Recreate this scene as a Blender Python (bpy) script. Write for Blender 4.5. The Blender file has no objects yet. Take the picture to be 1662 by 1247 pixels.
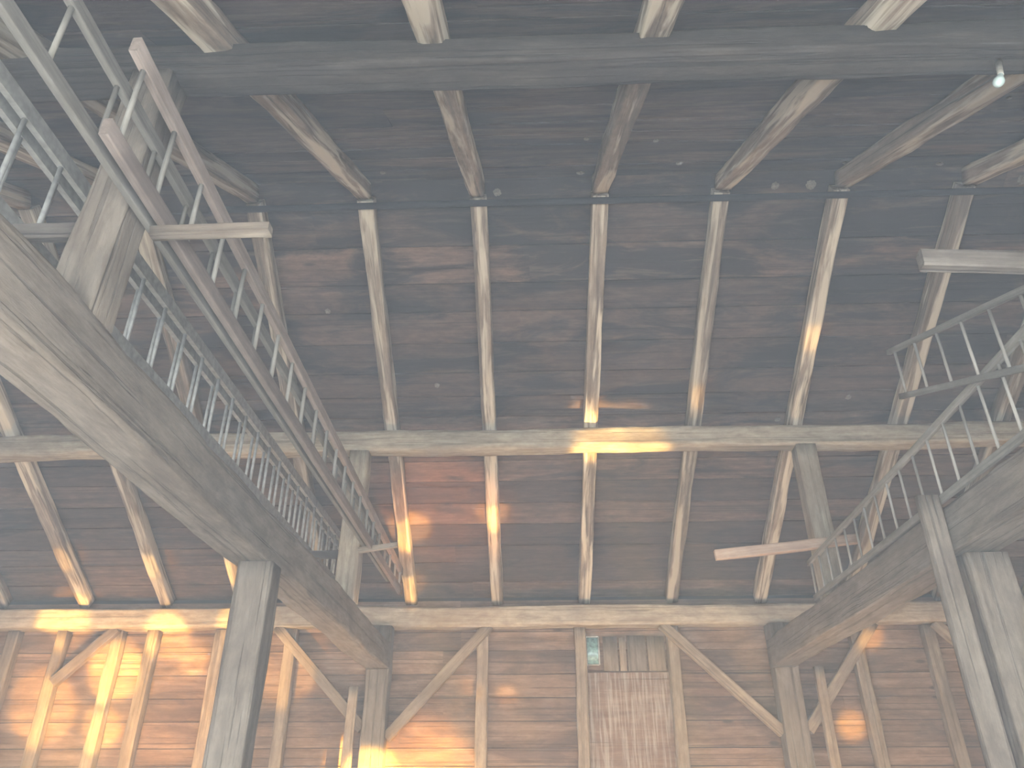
import bpy, math, random, bmesh
from mathutils import Vector, Matrix, noise
H=1.6            # datum: all z below are given above eye height 1.6 m
sc=bpy.context.scene
COL=sc.collection
sc.view_settings.view_transform='Standard'
# ------------------------------------------------------------ materials
def nd(nt,t,**k):
    n=nt.nodes.new(t)
    for a,b in k.items(): setattr(n,a,b)
    return n
def ramp(nt,stops):
    r=nd(nt,'ShaderNodeValToRGB'); e=r.color_ramp.elements
    while len(e)>len(stops): e.remove(e[-1])
    while len(e)<len(stops): e.new(1)
    for i,(p,c) in enumerate(stops):
        e[i].position=p; e[i].color=(c[0],c[1],c[2],1) if len(c)==3 else c
    return r
def wood(name,dark,mid,light,attr=False,gs=20,crack=0.5,stain=(0.02,0.018,0.018),stain_amt=0.5,rough=.85,streak=.6,bump=.5,knots=False,whiten=0.0,wcol=(.42,.38,.33),wscale=(1.2,6,6),wth=(.52,.66),wdet=6,wglob=False,var=(.75,1.2),sscale=(.55,1.3,1.3),sth=(.45,.62),grad=None,gw=.6):
    m=bpy.data.materials.new(name); m.use_nodes=True; nt=m.node_tree; L=nt.links
    b=nt.nodes['Principled BSDF']
    tc=nd(nt,'ShaderNodeTexCoord'); add=nd(nt,'ShaderNodeVectorMath',operation='ADD')
    L.new(tc.outputs['Object'],add.inputs[0])
    if attr:
        at=nd(nt,'ShaderNodeAttribute',attribute_name='board'); rnd=at.outputs['Fac']
    else:
        oi=nd(nt,'ShaderNodeObjectInfo'); rnd=oi.outputs['Random']
    mu=nd(nt,'ShaderNodeMath',operation='MULTIPLY'); mu.inputs[1].default_value=37.0; L.new(rnd,mu.inputs[0])
    cb=nd(nt,'ShaderNodeCombineXYZ'); L.new(mu.outputs[0],cb.inputs[0]); L.new(mu.outputs[0],cb.inputs[2]); L.new(cb.outputs[0],add.inputs[1])
    def mp(s,src=None):
        x=nd(nt,'ShaderNodeMapping'); x.inputs['Scale'].default_value=s; L.new(src or add.outputs[0],x.inputs[0]); return x
    def ns(mapn,scale,detail=6,rough_=.6,dist=0):
        x=nd(nt,'ShaderNodeTexNoise'); x.inputs['Scale'].default_value=scale; x.inputs['Detail'].default_value=detail
        x.inputs['Roughness'].default_value=rough_; x.inputs['Distortion'].default_value=dist; L.new(mapn.outputs[0],x.inputs['Vector']); return x
    g=ns(mp((1*streak,gs,gs)),1.6,8,.7,.25)
    g2=ns(mp((3,9,9)),2.1,6,.7,.1)
    gm=nd(nt,'ShaderNodeMath',operation='MULTIPLY_ADD'); gm.inputs[1].default_value=1-gw
    g3=nd(nt,'ShaderNodeMath',operation='MULTIPLY'); g3.inputs[1].default_value=gw; L.new(g.outputs['Fac'],g3.inputs[0])
    L.new(g2.outputs['Fac'],gm.inputs[0]); L.new(g3.outputs[0],gm.inputs[2])
    r=ramp(nt,[(.36,dark),(.5,mid),(.64,light)]); L.new(gm.outputs[0],r.inputs[0])
    col=r.outputs[0]
    def mix(fac,a,c,mode='MIX'):
        x=nd(nt,'ShaderNodeMix',data_type='RGBA',blend_type=mode)
        if isinstance(fac,float): x.inputs[0].default_value=fac
        else: L.new(fac,x.inputs[0])
        L.new(a,x.inputs[6])
        if isinstance(c,tuple): x.inputs[7].default_value=(*c,1)
        else: L.new(c,x.inputs[7])
        return x.outputs[2]
    s=ns(mp(sscale,tc.outputs['Object'] if attr else None),1.7,6,.65,.8); sfac=s.outputs['Fac']
    if grad:   # soot plus shade painted in toward the ridge end of the boards (local y)
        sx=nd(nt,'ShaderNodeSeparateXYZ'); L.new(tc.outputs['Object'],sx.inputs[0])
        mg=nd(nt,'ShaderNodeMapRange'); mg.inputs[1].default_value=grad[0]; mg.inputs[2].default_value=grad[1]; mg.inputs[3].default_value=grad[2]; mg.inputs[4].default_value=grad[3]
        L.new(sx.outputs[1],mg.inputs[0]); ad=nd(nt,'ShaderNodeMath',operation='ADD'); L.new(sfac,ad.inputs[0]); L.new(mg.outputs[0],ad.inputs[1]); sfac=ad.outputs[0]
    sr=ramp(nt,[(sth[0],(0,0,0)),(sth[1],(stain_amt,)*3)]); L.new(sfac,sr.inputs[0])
    col=mix(sr.outputs[0],col,stain)
    c=ns(mp((.4*streak,26,26)),1.3,4,.6,.6); cr=ramp(nt,[(.37,(crack,)*3),(.42,(0,0,0))]); L.new(c.outputs['Fac'],cr.inputs[0])
    col=mix(cr.outputs[0],col,tuple(x*.35 for x in dark))
    if whiten>0:
        w=ns(mp(wscale,tc.outputs['Object'] if wglob else None),2.3,wdet,.6,.4); wr=ramp(nt,[(wth[0],(0,0,0)),(wth[1],(whiten,)*3)]); L.new(w.outputs['Fac'],wr.inputs[0])
        col=mix(wr.outputs[0],col,wcol)
    if knots:
        v=nd(nt,'ShaderNodeTexVoronoi'); v.inputs['Scale'].default_value=1.0; L.new(mp((1.3,4.0,4.0)).outputs[0],v.inputs['Vector'])
        kr=ramp(nt,[(.05,(.7,)*3),(.10,(0,0,0))]); L.new(v.outputs['Distance'],kr.inputs[0])
        col=mix(kr.outputs[0],col,tuple(x*.3 for x in dark))
    hv=nd(nt,'ShaderNodeHueSaturation'); mr=nd(nt,'ShaderNodeMapRange'); mr.inputs[3].default_value=var[0]; mr.inputs[4].default_value=var[1]
    L.new(rnd,mr.inputs[0]); L.new(mr.outputs[0],hv.inputs['Value']); L.new(col,hv.inputs['Color'])
    L.new(hv.outputs[0],b.inputs['Base Color']); b.inputs['Roughness'].default_value=rough
    b.inputs['Specular IOR Level'].default_value=.25
    bm=nd(nt,'ShaderNodeBump'); bm.inputs['Strength'].default_value=bump; bm.inputs['Distance'].default_value=.012
    mb=nd(nt,'ShaderNodeMath',operation='SUBTRACT'); L.new(gm.outputs[0],mb.inputs[0]); L.new(cr.outputs[0],mb.inputs[1])
    L.new(mb.outputs[0],bm.inputs['Height']); L.new(bm.outputs[0],b.inputs['Normal'])
    return m
def plain(name,c,rough=.5,metal=0,nscale=30,var=.25,**k):
    m=bpy.data.materials.new(name); m.use_nodes=True; nt=m.node_tree; b=nt.nodes['Principled BSDF']
    tc=nd(nt,'ShaderNodeTexCoord'); n=nd(nt,'ShaderNodeTexNoise'); n.inputs['Scale'].default_value=nscale
    nt.links.new(tc.outputs['Object'],n.inputs['Vector'])
    r=ramp(nt,[(.3,tuple(x*(1-var) for x in c)),(.7,tuple(min(1,x*(1+var)) for x in c))]); nt.links.new(n.outputs['Fac'],r.inputs[0])
    nt.links.new(r.outputs[0],b.inputs['Base Color']); b.inputs['Roughness'].default_value=rough; b.inputs['Metallic'].default_value=metal
    for a,v in k.items(): b.inputs[a].default_value=v
    return m
M_BEAM=wood('hewn_grey_timber',(.105,.080,.057),(.155,.123,.09),(.205,.168,.128),crack=.45,stain=(.09,.067,.047),stain_amt=.6,sscale=(.9,3,3),var=(.92,1.08),bump=.8,gw=.4,whiten=.3,wcol=(.25,.208,.16),wscale=(1.2,4,4),wth=(.48,.66))
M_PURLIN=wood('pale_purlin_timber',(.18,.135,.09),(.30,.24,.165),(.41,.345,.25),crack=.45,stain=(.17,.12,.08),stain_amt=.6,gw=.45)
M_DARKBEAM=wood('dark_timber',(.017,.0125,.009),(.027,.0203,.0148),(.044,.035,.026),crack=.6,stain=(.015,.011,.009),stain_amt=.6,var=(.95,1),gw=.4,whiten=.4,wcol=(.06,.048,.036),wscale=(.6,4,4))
M_RAFTER=wood('rafter_pole_wood',(.105,.073,.048),(.19,.14,.096),(.28,.22,.155),gs=16,streak=.4,crack=.6,stain=(.06,.042,.03),stain_amt=.65,whiten=.85,wcol=(.44,.37,.27),wscale=(.35,5,5),wdet=4,wth=(.48,.58),sscale=(.4,3.5,3.5))
M_STUD=wood('stud_wood',(.14,.10,.063),(.24,.18,.12),(.33,.26,.175),crack=.4,stain=(.11,.076,.05),stain_amt=.5,gw=.5)
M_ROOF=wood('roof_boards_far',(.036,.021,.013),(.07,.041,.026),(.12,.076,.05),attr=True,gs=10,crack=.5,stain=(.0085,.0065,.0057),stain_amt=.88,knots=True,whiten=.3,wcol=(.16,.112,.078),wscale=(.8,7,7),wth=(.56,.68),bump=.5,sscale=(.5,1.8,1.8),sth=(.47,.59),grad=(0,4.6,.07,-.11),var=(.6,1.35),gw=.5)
M_ROOFN=wood('roof_boards_near',(.031,.0185,.0125),(.058,.036,.025),(.10,.066,.046),attr=True,gs=10,crack=.5,stain=(.0085,.007,.006),stain_amt=.84,knots=True,whiten=.3,wcol=(.135,.098,.07),wscale=(.8,7,7),wth=(.56,.68),bump=.5,sscale=(.5,1.8,1.8),sth=(.47,.59),var=(.6,1.35),gw=.5)
M_WALLB=wood('wall_boards',(.115,.065,.036),(.205,.124,.073),(.30,.198,.127),attr=True,gs=12,crack=.5,stain=(.072,.042,.026),stain_amt=.7,knots=True,bump=.5,sscale=(.6,1.8,1.8),var=(.72,1.2))
M_SEAM=plain('dark_board_seam',(.006,.0045,.004),.95,0)
M_CHALK=wood('chalk_marked_boards',(.12,.072,.045),(.18,.115,.074),(.25,.172,.116),attr=True,gs=9,crack=.2,stain=(.09,.058,.04),stain_amt=.4,whiten=.42,wcol=(.45,.42,.36),wscale=(16,.9,1),wth=(.46,.62),wdet=5,wglob=True,var=(.97,1.03))
M_RAILR=wood('reddish_ladder_wood',(.135,.102,.080),(.195,.15,.12),(.26,.205,.167),crack=.3,stain=(.11,.08,.062),stain_amt=.4,bump=.2,gw=.5)
M_RAILG=wood('grey_ladder_wood',(.12,.105,.083),(.175,.157,.127),(.24,.217,.18),crack=.3,stain=(.085,.073,.057),stain_amt=.4,bump=.2,gw=.5)
M_RUNG=wood('pale_rung_wood',(.16,.143,.118),(.23,.208,.173),(.31,.284,.24),crack=.3,stain=(.12,.102,.08),stain_amt=.4,bump=.2)
M_ARM=wood('sawn_batten_wood',(.12,.09,.062),(.21,.165,.12),(.30,.25,.185),crack=.5,stain=(.09,.065,.045),stain_amt=.6)
M_ARMD=wood('grey_batten_wood',(.05,.039,.03),(.09,.073,.057),(.14,.118,.094),crack=.6,stain=(.04,.032,.024),stain_amt=.6)
M_ARMR=wood('pale_batten_wood',(.28,.18,.12),(.42,.29,.20),(.52,.39,.29),crack=.4,stain=(.22,.14,.10),stain_amt=.4)
M_FLOOR=wood('floor_planks',(.10,.08,.06),(.19,.15,.11),(.27,.22,.17),attr=True)
M_ALU=plain('weathered_aluminium',(.235,.22,.19),.6,.15,25,.25)
M_ALUR=plain('aluminium_rung',(.31,.30,.27),.5,.25,25,.2)
M_BLACK=plain('black_pipe',(.003,.003,.0032),.9,0)
M_BRASS=plain('tarnished_socket',(.22,.20,.16),.6,.3)
M_GLASS=plain('frosted_bulb_glass',(.32,.37,.33),.2,0,8,.05)
M_NEST=plain('dry_mud',(.12,.105,.08),.95,0,60,.3)
M_TEAL=plain('teal_print',(.15,.25,.23),.35,0,25,.5)
M_PALE=plain('whitewashed_wood',(.30,.29,.26),.9,0,12,.3)
# ------------------------------------------------------------ helpers
def setup(o,label=None,cat=None,group=None,parent=None,kind=None):
    COL.objects.link(o)
    if parent is not None: o.parent=parent
    if label: o['label']=label
    if cat and parent is None: o['category']=cat
    if group and parent is None: o['group']=group
    if kind: o['kind']=kind
    return o
def frame(p0,p1,up=None):
    d=(p1-p0); Ln=d.length; x=d/Ln
    u=Vector(up) if up else (Vector((0,0,1)) if abs(x.z)<.85 else Vector((0,1,0)))
    z=(u-x*u.dot(x)).normalized(); y=z.cross(x)
    M=Matrix((x,y,z)).transposed().to_4x4(); return M,Ln
def timber(name,p0,p1,w,h,mat,seed=0,wob=.01,rough=.006,e=7,n=24,taper=1.0,step=.14,up=None,parent=None,bow=0,**kw):
    p0=Vector(p0)+Vector((0,0,H)); p1=Vector(p1)+Vector((0,0,H))
    M,Ln=frame(p0,p1,up); R=max(2,int(Ln/step)); vs=[];fs=[]
    so=seed*13.7+1.3
    for i in range(R+1):
        t=i/R; x=t*Ln; k=1+(taper-1)*t
        cy=noise.noise(Vector((x*.55,so,0)))*wob*3; cz=noise.noise(Vector((x*.55,0,so)))*wob*3+bow*math.sin(math.pi*t)
        sw=1+noise.noise(Vector((x*.9,so,so)))*wob*5*.6
        for j in range(n):
            a=2*math.pi*(j+.5)/n; c,s=math.cos(a),math.sin(a)
            yy=math.copysign(abs(c)**(2/e),c)*w/2*k*sw; zz=math.copysign(abs(s)**(2/e),s)*h/2*k*sw
            nn=noise.noise(Vector((x*2.2,c*1.6+so,s*1.6)))*rough*2+noise.noise(Vector((x*8,c*3+so,s*3)))*rough*.8
            f=1+nn/(max(w,h)/2)
            vs.append((x,cy+yy*f,cz+zz*f))
    for i in range(R):
        for j in range(n):
            a=i*n+j;b=i*n+(j+1)%n; fs.append((a,b,b+n,a+n))
    fs.append(tuple(range(n-1,-1,-1))); fs.append(tuple(R*n+j for j in range(n)))
    me=bpy.data.meshes.new(name); me.from_pydata(vs,[],fs); me.materials.append(mat)
    for p in me.polygons: p.use_smooth=len(p.vertices)==4
    me.validate(); me.update()
    o=bpy.data.objects.new(name,me)
    loc=p0-(parent.location if parent else Vector((0,0,0)))
    o.matrix_basis=Matrix.Translation(loc)@M
    return setup(o,parent=parent,**kw)
def cyl(name,p0,p1,r,mat,n=12,parent=None,**kw):
    return timber(name,p0,p1,2*r,2*r,mat,0,0,0,2,n,step=10,parent=parent,**kw)
def channel(name,p0,p1,h,d,t,mat,side=1,parent=None,**kw):
    p0=Vector(p0)+Vector((0,0,H)); p1=Vector(p1)+Vector((0,0,H)); M,Ln=frame(p0,p1)
    pr=[(-d/2,-h/2),(d/2,-h/2),(d/2,-h/2+t),(-d/2+t,-h/2+t),(-d/2+t,h/2-t),(d/2,h/2-t),(d/2,h/2),(-d/2,h/2)]
    pr=[(a*side,b) for a,b in pr]; n=8
    vs=[(0,a,b) for a,b in pr]+[(Ln,a,b) for a,b in pr]
    fs=[(j,(j+1)%n,(j+1)%n+n,j+n) for j in range(n)]+[tuple(range(n-1,-1,-1)),tuple(range(n,2*n))]
    me=bpy.data.meshes.new(name); me.from_pydata(vs,[],fs); me.materials.append(mat); me.update()
    o=bpy.data.objects.new(name,me); o.matrix_basis=Matrix.Translation(p0-(parent.location if parent else Vector((0,0,0))))@M
    return setup(o,parent=parent,**kw)
def boards(name,origin,xa,ya,length,width,bw,th,mat,seed=1,holes=(),kind='structure',gap_=.009,strips=True,**kw):
    """boards laid along xa, stacked along ya, dark backing battens behind each seam"""
    rnd=random.Random(seed); O=Vector(origin)+Vector((0,0,H)); xa=Vector(xa).normalized(); ya=Vector(ya).normalized(); za=xa.cross(ya)
    sgn=1 if za.z>.3 else -1      # +1: local +z points away from the room
    if name=='floor': sgn=-1
    vs=[];fs=[];at=[];mi=[]
    def strip(a,b,y0,y1,z0,z1):
        if not strips: return
        q=len(vs)
        for xx in (a,b):
            for yy,zz in ((y0,z0),(y1,z0),(y1,z1),(y0,z1)): vs.append((xx,yy,zz)); at.append(0)
        for f in ((0,1,2,3),(7,6,5,4),(0,4,5,1),(1,5,6,2),(2,6,7,3),(3,7,4,0)): fs.append(tuple(q+i for i in f)); mi.append(1)
    y=0;row=0
    while y<width-.01:
        w=min(bw*rnd.uniform(.75,1.25),width-y)
        if width-y-w<.05: w=width-y
        segs=[];x=0
        while x<length:
            l=rnd.uniform(4.2,7.0)
            if length-x-l<1.5: l=length-x
            segs.append([x,min(length,x+l),0]); x+=l
        dz=.003*(row%2)
        for a,b,gap in segs:
            val=rnd.random(); k=max(1,int((b-a)/.35)); base=len(vs); ddz=dz+rnd.uniform(0,.003)
            tilt=rnd.uniform(-.004,.004)
            for i in range(k+1):
                xx=a+(b-a)*i/k
                j0=rnd.uniform(-.003,.003);j1=rnd.uniform(-.003,.003); wv=noise.noise(Vector((xx*.8,row*3.1,seed)))*.003
                ylo=y+gap_/2-j0; yhi=y+w-gap_/2+j1-gap
                for (yy,zz) in ((ylo,-tilt),(yhi,tilt),(yhi,tilt+th),(ylo,-tilt+th)):
                    vs.append((xx,yy,zz+ddz+wv)); at.append(val)
            for i in range(k):
                q=base+i*4
                for j in range(4):
                    fs.append((q+j,q+4+j,q+4+(j+1)%4,q+(j+1)%4)); mi.append(0)
            fs.append((base,base+1,base+2,base+3)); q=base+k*4; fs.append((q+3,q+2,q+1,q)); mi+=[0,0]
        y+=w;row+=1
        z0,z1=(th+.012,th+.022) if sgn>0 else (-.022,-.012)
        strip(0,length,y-.04,y+.04,z0,z1)
    strip(0,length,-.04,.04,z0,z1)
    me=bpy.data.meshes.new(name); me.from_pydata(vs,[],fs); me.materials.append(mat); me.materials.append(M_SEAM)
    me.polygons.foreach_set('material_index',mi)
    A=me.attributes.new('board','FLOAT','POINT'); A.data.foreach_set('value',at); me.update()
    bm=bmesh.new(); bm.from_mesh(me); bmesh.ops.recalc_face_normals(bm,faces=bm.faces); bm.to_mesh(me); bm.free()
    o=bpy.data.objects.new(name,me)
    o.matrix_basis=Matrix.Translation(O)@Matrix((xa,ya,za)).transposed().to_4x4()
    return setup(o,kind=kind,**kw)
# ------------------------------------------------------------ roof shell
RY,RZ=4.82,4.55; SF=.598; SN=.57
def zf(y): return RZ-SF*(y-RY)
def zn(y): return RZ-SN*(RY-y)
XL,XR=-7.0,6.6; YB=-1.3; YW=9.0
cf=math.hypot(1,SF); cn=math.hypot(1,SN)
off=.09
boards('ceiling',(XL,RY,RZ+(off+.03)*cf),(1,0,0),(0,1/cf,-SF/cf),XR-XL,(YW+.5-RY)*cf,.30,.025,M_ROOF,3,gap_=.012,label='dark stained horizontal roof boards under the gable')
boards('ceiling',(XL,YB-.4,zn(YB-.4)+off*cn),(1,0,0),(0,1/cn,SN/cn),XR-XL,(RY-YB+.4)*cn+.01,.30,.025,M_ROOFN,5,gap_=.011,label='dark stained horizontal roof boards under the gable')
boards('wall_far',(XL,YW,-H),(1,0,0),(0,0,1),XR-XL,3.72,.23,.025,M_WALLB,8,gap_=.007,label='reddish brown horizontal board wall')
def gable(name,x,mat):
    pts=[(YB,-H),(YW,-H),(YW,zf(YW)+.1),(RY,RZ+.12),(YB,zn(YB)+.1)]
    vs=[(x-.02,a,b+H) for a,b in pts]+[(x+.02,a,b+H) for a,b in pts]
    fs=[(0,1,2,3,4),(9,8,7,6,5)]+[(i,(i+1)%5,(i+1)%5+5,i+5) for i in range(5)]
    me=bpy.data.meshes.new(name); me.from_pydata(vs,[],fs); me.materials.append(mat); me.update()
    setup(bpy.data.objects.new(name,me),kind='structure',label='brown boarded gable wall')
gable('wall_left',XL,M_WALLB); gable('wall_right',XR,M_WALLB)
boards('wall_near',(XL,YB,-H),(1,0,0),(0,0,1),3.4,2.7,.2,.025,M_WALLB,9,label='board wall beside the barn doorway')
boards('wall_near',(3.4,YB,-H),(1,0,0),(0,0,1),XR-3.4,2.7,.2,.025,M_WALLB,10,label='board wall beside the barn doorway')
boards('wall_near',(-3.6,YB,.85),(1,0,0),(0,0,1),7.0,.25,.2,.025,M_WALLB,11,label='board header above the barn doorway')
boards('floor',(XL,YB,-H-.03),(1,0,0),(0,1,0),XR-XL,YW-YB,.25,.025,M_FLOOR,12,label='worn plank barn floor')
# ------------------------------------------------------------ rafters
fx=[(-6.25,-6.2),(-5.27,-5.3),(-4.31,-4.3),(-3.42,-3.35),(-2.45,-2.35),(-1.46,-1.40),(-.475,-.455),(.515,.56),(1.504,1.57),(2.494,2.54),(3.5,3.56),(4.5,4.52),(5.5,5.5)]
for i,(a,b) in enumerate(fx):
    lab='weathered rough-hewn rafter pole under the roof boards'
    timber('rafter',(a,YW-.1,zf(YW-.1)),(b,RY+.05,zf(RY+.05)-.01),.135,.15,M_RAFTER,i+1,.0035,.006,6,20,step=.1,up=(0,.4,1),label=lab,cat='rafter',group='rafters of the far roof slope')
    timber('rafter',(b,RY-.05,zn(RY-.05)-.01),(b-.03*(i%3-1),YB+.1,zn(YB+.1)),.135,.15,M_RAFTER,i+31,.0035,.006,6,20,step=.1,up=(0,-.4,1),label=lab,cat='rafter',group='rafters of the near roof slope')
# ------------------------------------------------------------ purlins, plate, ties
PF=6.82;PN=2.35
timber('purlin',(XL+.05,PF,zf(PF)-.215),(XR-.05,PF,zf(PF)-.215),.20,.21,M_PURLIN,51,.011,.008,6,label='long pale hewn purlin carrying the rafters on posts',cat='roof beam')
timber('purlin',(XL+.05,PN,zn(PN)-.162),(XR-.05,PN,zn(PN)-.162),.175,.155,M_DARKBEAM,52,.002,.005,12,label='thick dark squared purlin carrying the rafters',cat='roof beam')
timber('wall_plate_beam',(XL+.05,8.84,1.905),(XR-.05,8.84,1.905),.22,.22,M_PURLIN,53,.006,.005,8,label='hewn beam on top of the board wall',cat='roof beam')
timber('tie_beam',(-1.745,8.66,1.46),(-1.745,-1.1,1.46),.25,.28,M_BEAM,54,.006,.006,14,32,label='massive grey hewn tie beam with ladders above it',cat='beam')
timber('tie_beam',(2.565,8.66,1.46),(2.565,-1.1,1.46),.27,.28,M_BEAM,55,.006,.006,14,32,label='massive grey hewn tie beam carrying old ladders',cat='beam')
timber('post',(-1.715,4.6,-H),(-1.705,4.6,1.31),.215,.19,M_BEAM,61,.003,.004,14,32,label='squared grey post under the tie beam',cat='post')
timber('post',(2.60,4.6,-H),(2.60,4.6,1.31),.25,.25,M_BEAM,62,.003,.005,14,32,label='squared grey post with a board nailed beside it',cat='post')
timber('board',(2.35,4.48,-H),(2.35,4.48,1.66),.05,.13,M_BEAM,63,.002,.003,12,up=(1,0,0),label='long upright board nailed to post and tie beam',cat='board')
for X,f,s in ((-1.715,PN,64),(2.56,PN,65)):
    timber('queen_post',(X,f,1.6),(X+(.03 if X<0 else 0),f,zn(f)-.245),.18,.17,M_BEAM,s,.003,.006,10,label='short grey post between tie beam and dark purlin',cat='post',group='short posts under the purlins')
for X,f,s in ((-1.71,PF,66),(2.55,PF,67)):
    timber('queen_post',(X,f,1.6),(X,f,zf(f)-.32),.19,.18,M_PURLIN,s,.003,.005,10,label='short pale post between tie beam and long purlin',cat='post',group='short posts under the purlins')
for X,s in ((-1.76,68),(2.62,69)):
    timber('wall_post',(X,8.80,-H),(X,8.80,1.79),.25,.22,M_BEAM,s,.003,.005,12,label='squared wall post meeting the tie beam end',cat='post',group='wall posts under the tie beams')
for a,b,s in (((-1.63,.66),(-.56,1.80),71),((2.50,.70),(1.35,1.80),72),((-1.89,.75),(-2.95,1.80),73),((2.76,.72),(3.66,1.80),74),((-5.35,1.22),(-4.78,1.80),75),((5.15,.9),(4.32,1.80),76)):
    timber('brace',(a[0],8.80,a[1]),(b[0],8.80,b[1]),.11,.075,M_STUD,s,0,.0012,12,up=(0,1,0),label='diagonal wooden brace against the board wall',cat='brace',group='diagonal wall braces')
for i,X in enumerate((-6.6,-5.98,-5.42,-4.8,-4.40,-3.60,-2.78,-.63,.43,1.455,3.48,4.3,5.2,6.0)):
    timber('stud',(X,8.895,-H),(X+.02*math.sin(i*5),8.895,1.79),.125,.11,M_STUD,80+i,.004,.005,9,up=(0,1,0),label='rough upright stud against the board wall',cat='stud',group='wall studs')
timber('plank',(-2.0,8.66,-H),(-1.99,8.66,1.15),.10,.045,M_STUD,97,.003,.003,12,up=(0,1,0),label='upright plank beside the wall post',cat='plank')
timber('plank',(2.90,8.62,-H),(2.92,8.62,1.32),.10,.05,M_STUD,98,.003,.003,12,up=(0,1,0),label='upright plank beside the wall post',cat='plank')
for X0,X1,Y,z0,z1,s,mt,hh in ((-1.545,-1.06,PN+.03,2.045,2.055,101,M_ARM,.04),(-1.61,-1.26,PF-.13,2.03,2.08,102,M_ARM,.045),(2.9,1.53,PN+.13,1.83,1.905,103,M_ARMD,.085),(2.8,1.55,PF-.13,2.09,1.955,104,M_ARMR,.09)):
    timber('ladder_rack_arm',(X0,Y,z0),(X1,Y,z1),.05,hh,mt,s,.001,.004,9,label='pale pinkish sawn batten nailed across a short post' if mt is M_ARMR else 'horizontal grey batten carrying ladders beside a post',cat='wooden batten',group='ladder rack arms')
for Y,s in ((PN,105),(PF,106)):
    timber('ladder_rack_arm',(-1.81,Y,2.035),(-2.36,Y,2.035),.05,.065,M_ARMD,s,.001,.004,14,label='horizontal grey batten nailed to a short post',cat='wooden batten',group='ladder rack arms')
# ------------------------------------------------------------ ladders
def ladder(label,X,y0,y1,zb0,zb1,zt0,zt1,rw,rh,rr,nr,mat,mr,alu=False,lean=0,xr=0,group=None):
    e=bpy.data.objects.new('ladder',None); e.location=Vector((X,y0,zb0+H)); e.empty_display_size=.2
    setup(e,label=label,cat='ladder',group=group)
    tb=(X,y0,zb0);te=(X+xr,y1,zb1);ub=(X+lean,y0,zt0);ue=(X+lean+xr,y1,zt1)
    if alu:
        channel('rail',tb,te,rh,rw,.004,mat,1,parent=e); channel('rail',ub,ue,rh,rw,.004,mat,1,parent=e)
    else:
        timber('rail',tb,te,rw,rh,mat,y0*7+X,0,.0008,14,24,parent=e); timber('rail',ub,ue,rw,rh,mat,y0*5+X,0,.0008,14,24,parent=e)
    for i in range(nr):
        t=(i+.3)/(nr-.4)
        A=Vector(tb).lerp(Vector(te),t);B=Vector(ub).lerp(Vector(ue),t)
        cyl('rung',A,B,rr,mr,10,parent=e)
    return e
ladder('long reddish-brown wooden ladder lying on edge on batten arms',-1.50,1.88,8.3,2.11,2.07,2.55,2.28,.035,.08,.011,22,M_RAILR,M_RUNG)
ladder('grey wooden ladder lying on edge against the short posts',-1.565,.55,7.9,2.105,2.10,2.45,2.34,.03,.065,.010,23,M_RAILG,M_RAILG)
ladder('aluminium ladder section lying on edge on rack arms',-2.14,.75,8.45,2.11,2.10,2.60,2.58,.03,.08,.011,28,M_ALU,M_ALUR,alu=True)
ladder('aluminium ladder section nested beside another section',-2.22,.85,8.55,2.11,2.10,2.60,2.58,.03,.08,.011,28,M_ALU,M_ALUR,alu=True)
ladder('old grey wooden ladder standing on edge on the tie beam',2.452,2.2,7.0,1.65,1.65,2.14,1.96,.028,.045,.009,22,M_RAILG,M_RUNG)
ladder('old grey wooden ladder leaning up over another ladder',2.40,4.55,2.35,2.38,1.50,2.72,1.95,.026,.036,.009,9,M_RAILG,M_RUNG)
# ------------------------------------------------------------ small things
timber('pipe',(-2.7,RY,4.385),(XR-.1,RY,4.385),.055,.055,M_BLACK,0,.002,0,2,12,step=.5,label='thin black pipe running under the roof ridge',cat='pipe')
e=bpy.data.objects.new('light_bulb',None); e.location=(1.98,2.24,2.78+H); setup(e,label='clear light bulb in a socket under the purlin',cat='light bulb')
cyl('socket',(2.02,2.30,2.83),(1.948,2.235,2.665),.012,M_BRASS,16,parent=e)
def lathe(name,prof,mat,loc,rot,parent=None,**kw):
    n=20; vs=[];fs=[]
    for r,z in prof:
        for j in range(n): a=2*math.pi*j/n; vs.append((r*math.cos(a),r*math.sin(a),z))
    for i in range(len(prof)-1):
        for j in range(n): a=i*n+j;b=i*n+(j+1)%n; fs.append((a,b,b+n,a+n))
    me=bpy.data.meshes.new(name); me.from_pydata(vs,[],fs); me.materials.append(mat)
    for p in me.polygons: p.use_smooth=True
    o=bpy.data.objects.new(name,me); o.location=Vector(loc)+Vector((0,0,H))-(parent.location if parent else Vector()); o.rotation_euler=rot
    return setup(o,parent=parent,**kw)
lathe('glass_bulb',[(.010,0),(.012,-.011),(.017,-.027),(.0225,-.042),(.0225,-.053),(.017,-.065),(.009,-.072),(.0005,-.074)],M_GLASS,(1.95,2.237,2.67),(0,.45,0),parent=e)
rn=random.Random(4)
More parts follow.
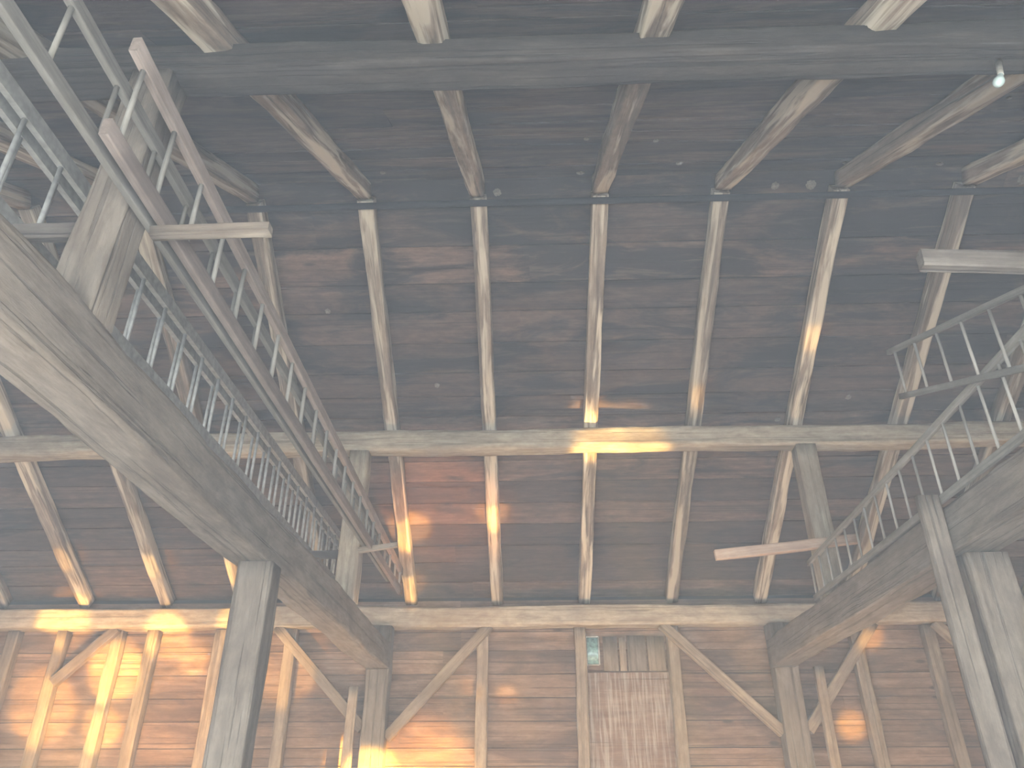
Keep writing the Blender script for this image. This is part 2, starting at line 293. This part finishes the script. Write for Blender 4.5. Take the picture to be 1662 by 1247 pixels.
for i in range(26):
    X=rn.uniform(-2.5,4.2)
    if i<8: X=[-1.55,2.05,1.72,2.35,.4,-.3,3.3,4.1][i]; Y=RY+.12*(1 if i%2 else -1)
    else: Y=rn.uniform(3.2,7.6)
    far=Y>RY
    zz=(zf(Y)+.03*cf if far else zn(Y))+.10
    r=rn.uniform(.016,.028) if i>=8 else rn.uniform(.028,.042)
    me=bpy.data.meshes.new('mud_nest')
    bm=bmesh.new(); bmesh.ops.create_icosphere(bm,subdivisions=3,radius=r)
    for v in bm.verts:
        v.co*=1+.45*noise.noise(v.co*60+Vector((i,0,0))); v.co.z*=.5
    bm.to_mesh(me); bm.free(); me.materials.append(M_NEST)
    o=bpy.data.objects.new('mud_nest',me); o.location=(X,Y,zz+H); o.rotation_euler=(-math.atan(SF) if far else math.atan(SN),0,0)
    setup(o,label='small pale mud nest stuck to the roof boards',cat='insect nest',group='mud nests on the roof boards')
boards('tally_panel',(.50,8.955,-.7),(1,0,0),(0,0,1),.90,2.02,.30,.02,M_CHALK,20,kind=None,gap_=.002,strips=False,label='brown board panel covered with whitish tally marks',cat='board panel')
for i,(x0,x1,z1) in enumerate(((.70,.86,1.70),(.88,.95,1.69),(.97,1.17,1.71),(1.19,1.38,1.70))):
    timber('offcut_board',((x0+x1)/2,8.945,1.335),((x0+x1)/2,8.945,z1),x1-x0,.02,M_STUD if i%2 else M_ARM,110+i,0,.002,14,up=(0,1,0),label='short weathered offcut board nailed to the wall',cat='board',group='offcut boards on the wall')
e=bpy.data.objects.new('framed_picture',None); e.location=(.585,8.94,1.55+H); setup(e,label='small teal picture in a thin pale frame',cat='picture')
timber('print',(.585,8.945,1.41),(.585,8.945,1.69),.12,.01,M_TEAL,0,0,0,30,24,up=(0,1,0),parent=e)
for a,b in (((.515,1.40),(.515,1.70)),((.655,1.40),(.655,1.70)),((.52,1.40),(.65,1.40)),((.52,1.70),(.65,1.70))):
    timber('frame',(a[0],8.94,a[1]),(b[0],8.94,b[1]),.014,.014,M_PALE,0,0,0,10,12,parent=e)
timber('whitewashed_post',(2.90,4.9,-H),(2.90,4.9,.85),.26,.25,M_PALE,121,.006,.014,5,label='whitewashed rough post beside the grey post',cat='post')
timber('brace',(2.76,4.70,.75),(3.6,4.70,1.5),.09,.13,M_BEAM,122,.002,.004,7,label='heavy grey brace leaving the squared post',cat='brace')
# ------------------------------------------------------------ lights
def area(name,loc,target,sx,sy,power,col):
    l=bpy.data.lights.new(name,'AREA'); l.shape='RECTANGLE'; l.size=sx; l.size_y=sy; l.energy=power; l.color=col
    o=bpy.data.objects.new(name,l); o.location=Vector(loc)+Vector((0,0,H))
    o.rotation_euler=(Vector(target)-Vector(loc)).to_track_quat('-Z','Y').to_euler(); COL.objects.link(o)
def spot(loc,target,power,ang,col=(1,.60,.14),blend=.5,r=.05):
    l=bpy.data.lights.new('sun_patch_spot','SPOT'); l.energy=power; l.color=col; l.spot_size=math.radians(ang); l.spot_blend=blend; l.shadow_soft_size=r  # spot lamps added inside the barn to make the sun patches
    o=bpy.data.objects.new('sun_patch_spot',l); o.location=Vector(loc)+Vector((0,0,H))
    o.rotation_euler=(Vector(target)-Vector(loc)).to_track_quat('-Z','Y').to_euler(); COL.objects.link(o)
area('doorway_daylight',(0,-1.15,-.3),(0,4,1.8),6.5,2.0,1000,(.88,.95,1))
area('side_fill',(-5.0,-1.15,-.2),(-3,4,2.5),2.5,1.8,380,(.82,.92,1))  # cool lamp added at the left to lift haze and shadows, no window there
area('low_fill',(0,4.5,-H+.05),(0,5,4),11,7,160,(1,.83,.64))  # added fill lamp at floor level, lifts the undersides
area('low_wall_fill',(-.5,6.3,-H+.05),(-.5,9,.6),11,1.2,680,(1,.70,.42))  # added warm lamp near the floor, brightens the far wall
S=(-3.0,4.6,-1.4)
spot(S,(-4.6,8.9,1.1),3200,34,(1,.55,.16),1,.25)
spot(S,(-5.45,8.9,.95),6500,8)
spot(S,(-4.75,8.9,1.35),12000,7)
spot(S,(-4.75,8.9,.75),8000,5)
spot(S,(-4.2,8.8,1.7),9500,6)
spot(S,(-3.9,8.9,1.45),4500,4)
spot((-4.6,4.4,-1.4),(-5.4,8.8,1.9),6500,7)
spot((-4.6,4.4,-1.4),(-3.3,8.8,1.9),6500,7)
spot((-4.6,4.4,-1.4),(-3.42,8.4,2.3),5500,4)
spot((-4.6,4.4,-1.4),(-4.31,8.3,2.35),2500,4)
spot((-4.6,4.4,-1.4),(-5.27,8.2,2.4),2500,4)
spot((-3.6,5.0,-1.4),(-2.8,8.9,1.4),2500,10)
spot((1.3,5.0,-1.3),(.62,PF,3.0),8500,8,(1,.66,.20),.8)
spot((2.0,4.6,-1.3),(1.0,PF,3.0),6500,8,(1,.66,.20),.9)
spot((2.6,4.6,-1.3),(1.7,PF,3.0),3200,14,(1,.68,.28),1)
spot((.2,4.0,-1.3),(-1.36,8.0,2.6),11000,5)
spot((.2,4.0,-1.3),(-1.46,8.7,2.2),7000,4)
spot((.2,4.0,-1.3),(-1.0,7.8,2.7),3500,18,(1,.42,.14),1)
spot((.2,4.0,-1.3),(-.47,7.8,2.7),6000,4)
spot((.8,3.0,-1.3),(1.57,6.5,3.4),3000,3.4,(1,.62,.2),.9)
spot((.8,3.0,-1.3),(2.53,6.0,3.75),2800,3.2,(1,.62,.2),.9)
spot((.5,3.0,-1.3),(.54,6.6,3.35),1600,3.6,(1,.62,.2),.9)
spot((.5,5.2,-1.3),(-1.75,8.8,.25),26000,9)
spot((-.5,6.2,-1.3),(-1.2,8.95,.15),6500,24,(1,.55,.14),1)
spot((1,4,-1.2),(-.35,8.9,1.05),2800,2.6)
spot((1,4,-1.2),(-.75,8.9,1.15),2000,2.2)
spot((1.5,4,-1.2),(3.25,8.9,.75),7000,3.6,blend=.8)
spot((1.5,4,-1.2),(3.6,8.8,1.6),5500,3,blend=.8)
spot((3.5,4,-1.2),(5.0,8.8,1.9),5000,3,blend=.8)
w=bpy.data.worlds.new('World'); sc.world=w; w.use_nodes=True; nt=w.node_tree
sky=nt.nodes.new('ShaderNodeTexSky')
try: sky.sky_type='HOSEK_WILKIE'
except Exception: pass
nt.links.new(sky.outputs[0],nt.nodes['Background'].inputs[0]); nt.nodes['Background'].inputs[1].default_value=1.5
vsn=nt.nodes.new('ShaderNodeVolumeScatter'); vsn.inputs['Density'].default_value=.020; vsn.inputs['Anisotropy'].default_value=.1; vsn.inputs['Color'].default_value=(.86,.93,1,1)
nt.links.new(vsn.outputs[0],nt.nodes['World Output'].inputs['Volume'])
# ------------------------------------------------------------ camera
cam=bpy.data.cameras.new('Camera'); cam.sensor_width=36; cam.lens=36*1248/1662; cam.clip_start=.02
co=bpy.data.objects.new('Camera',cam); co.location=(0,0,H); co.rotation_euler=(math.radians(90+29),0,math.radians(2)); COL.objects.link(co); sc.camera=co
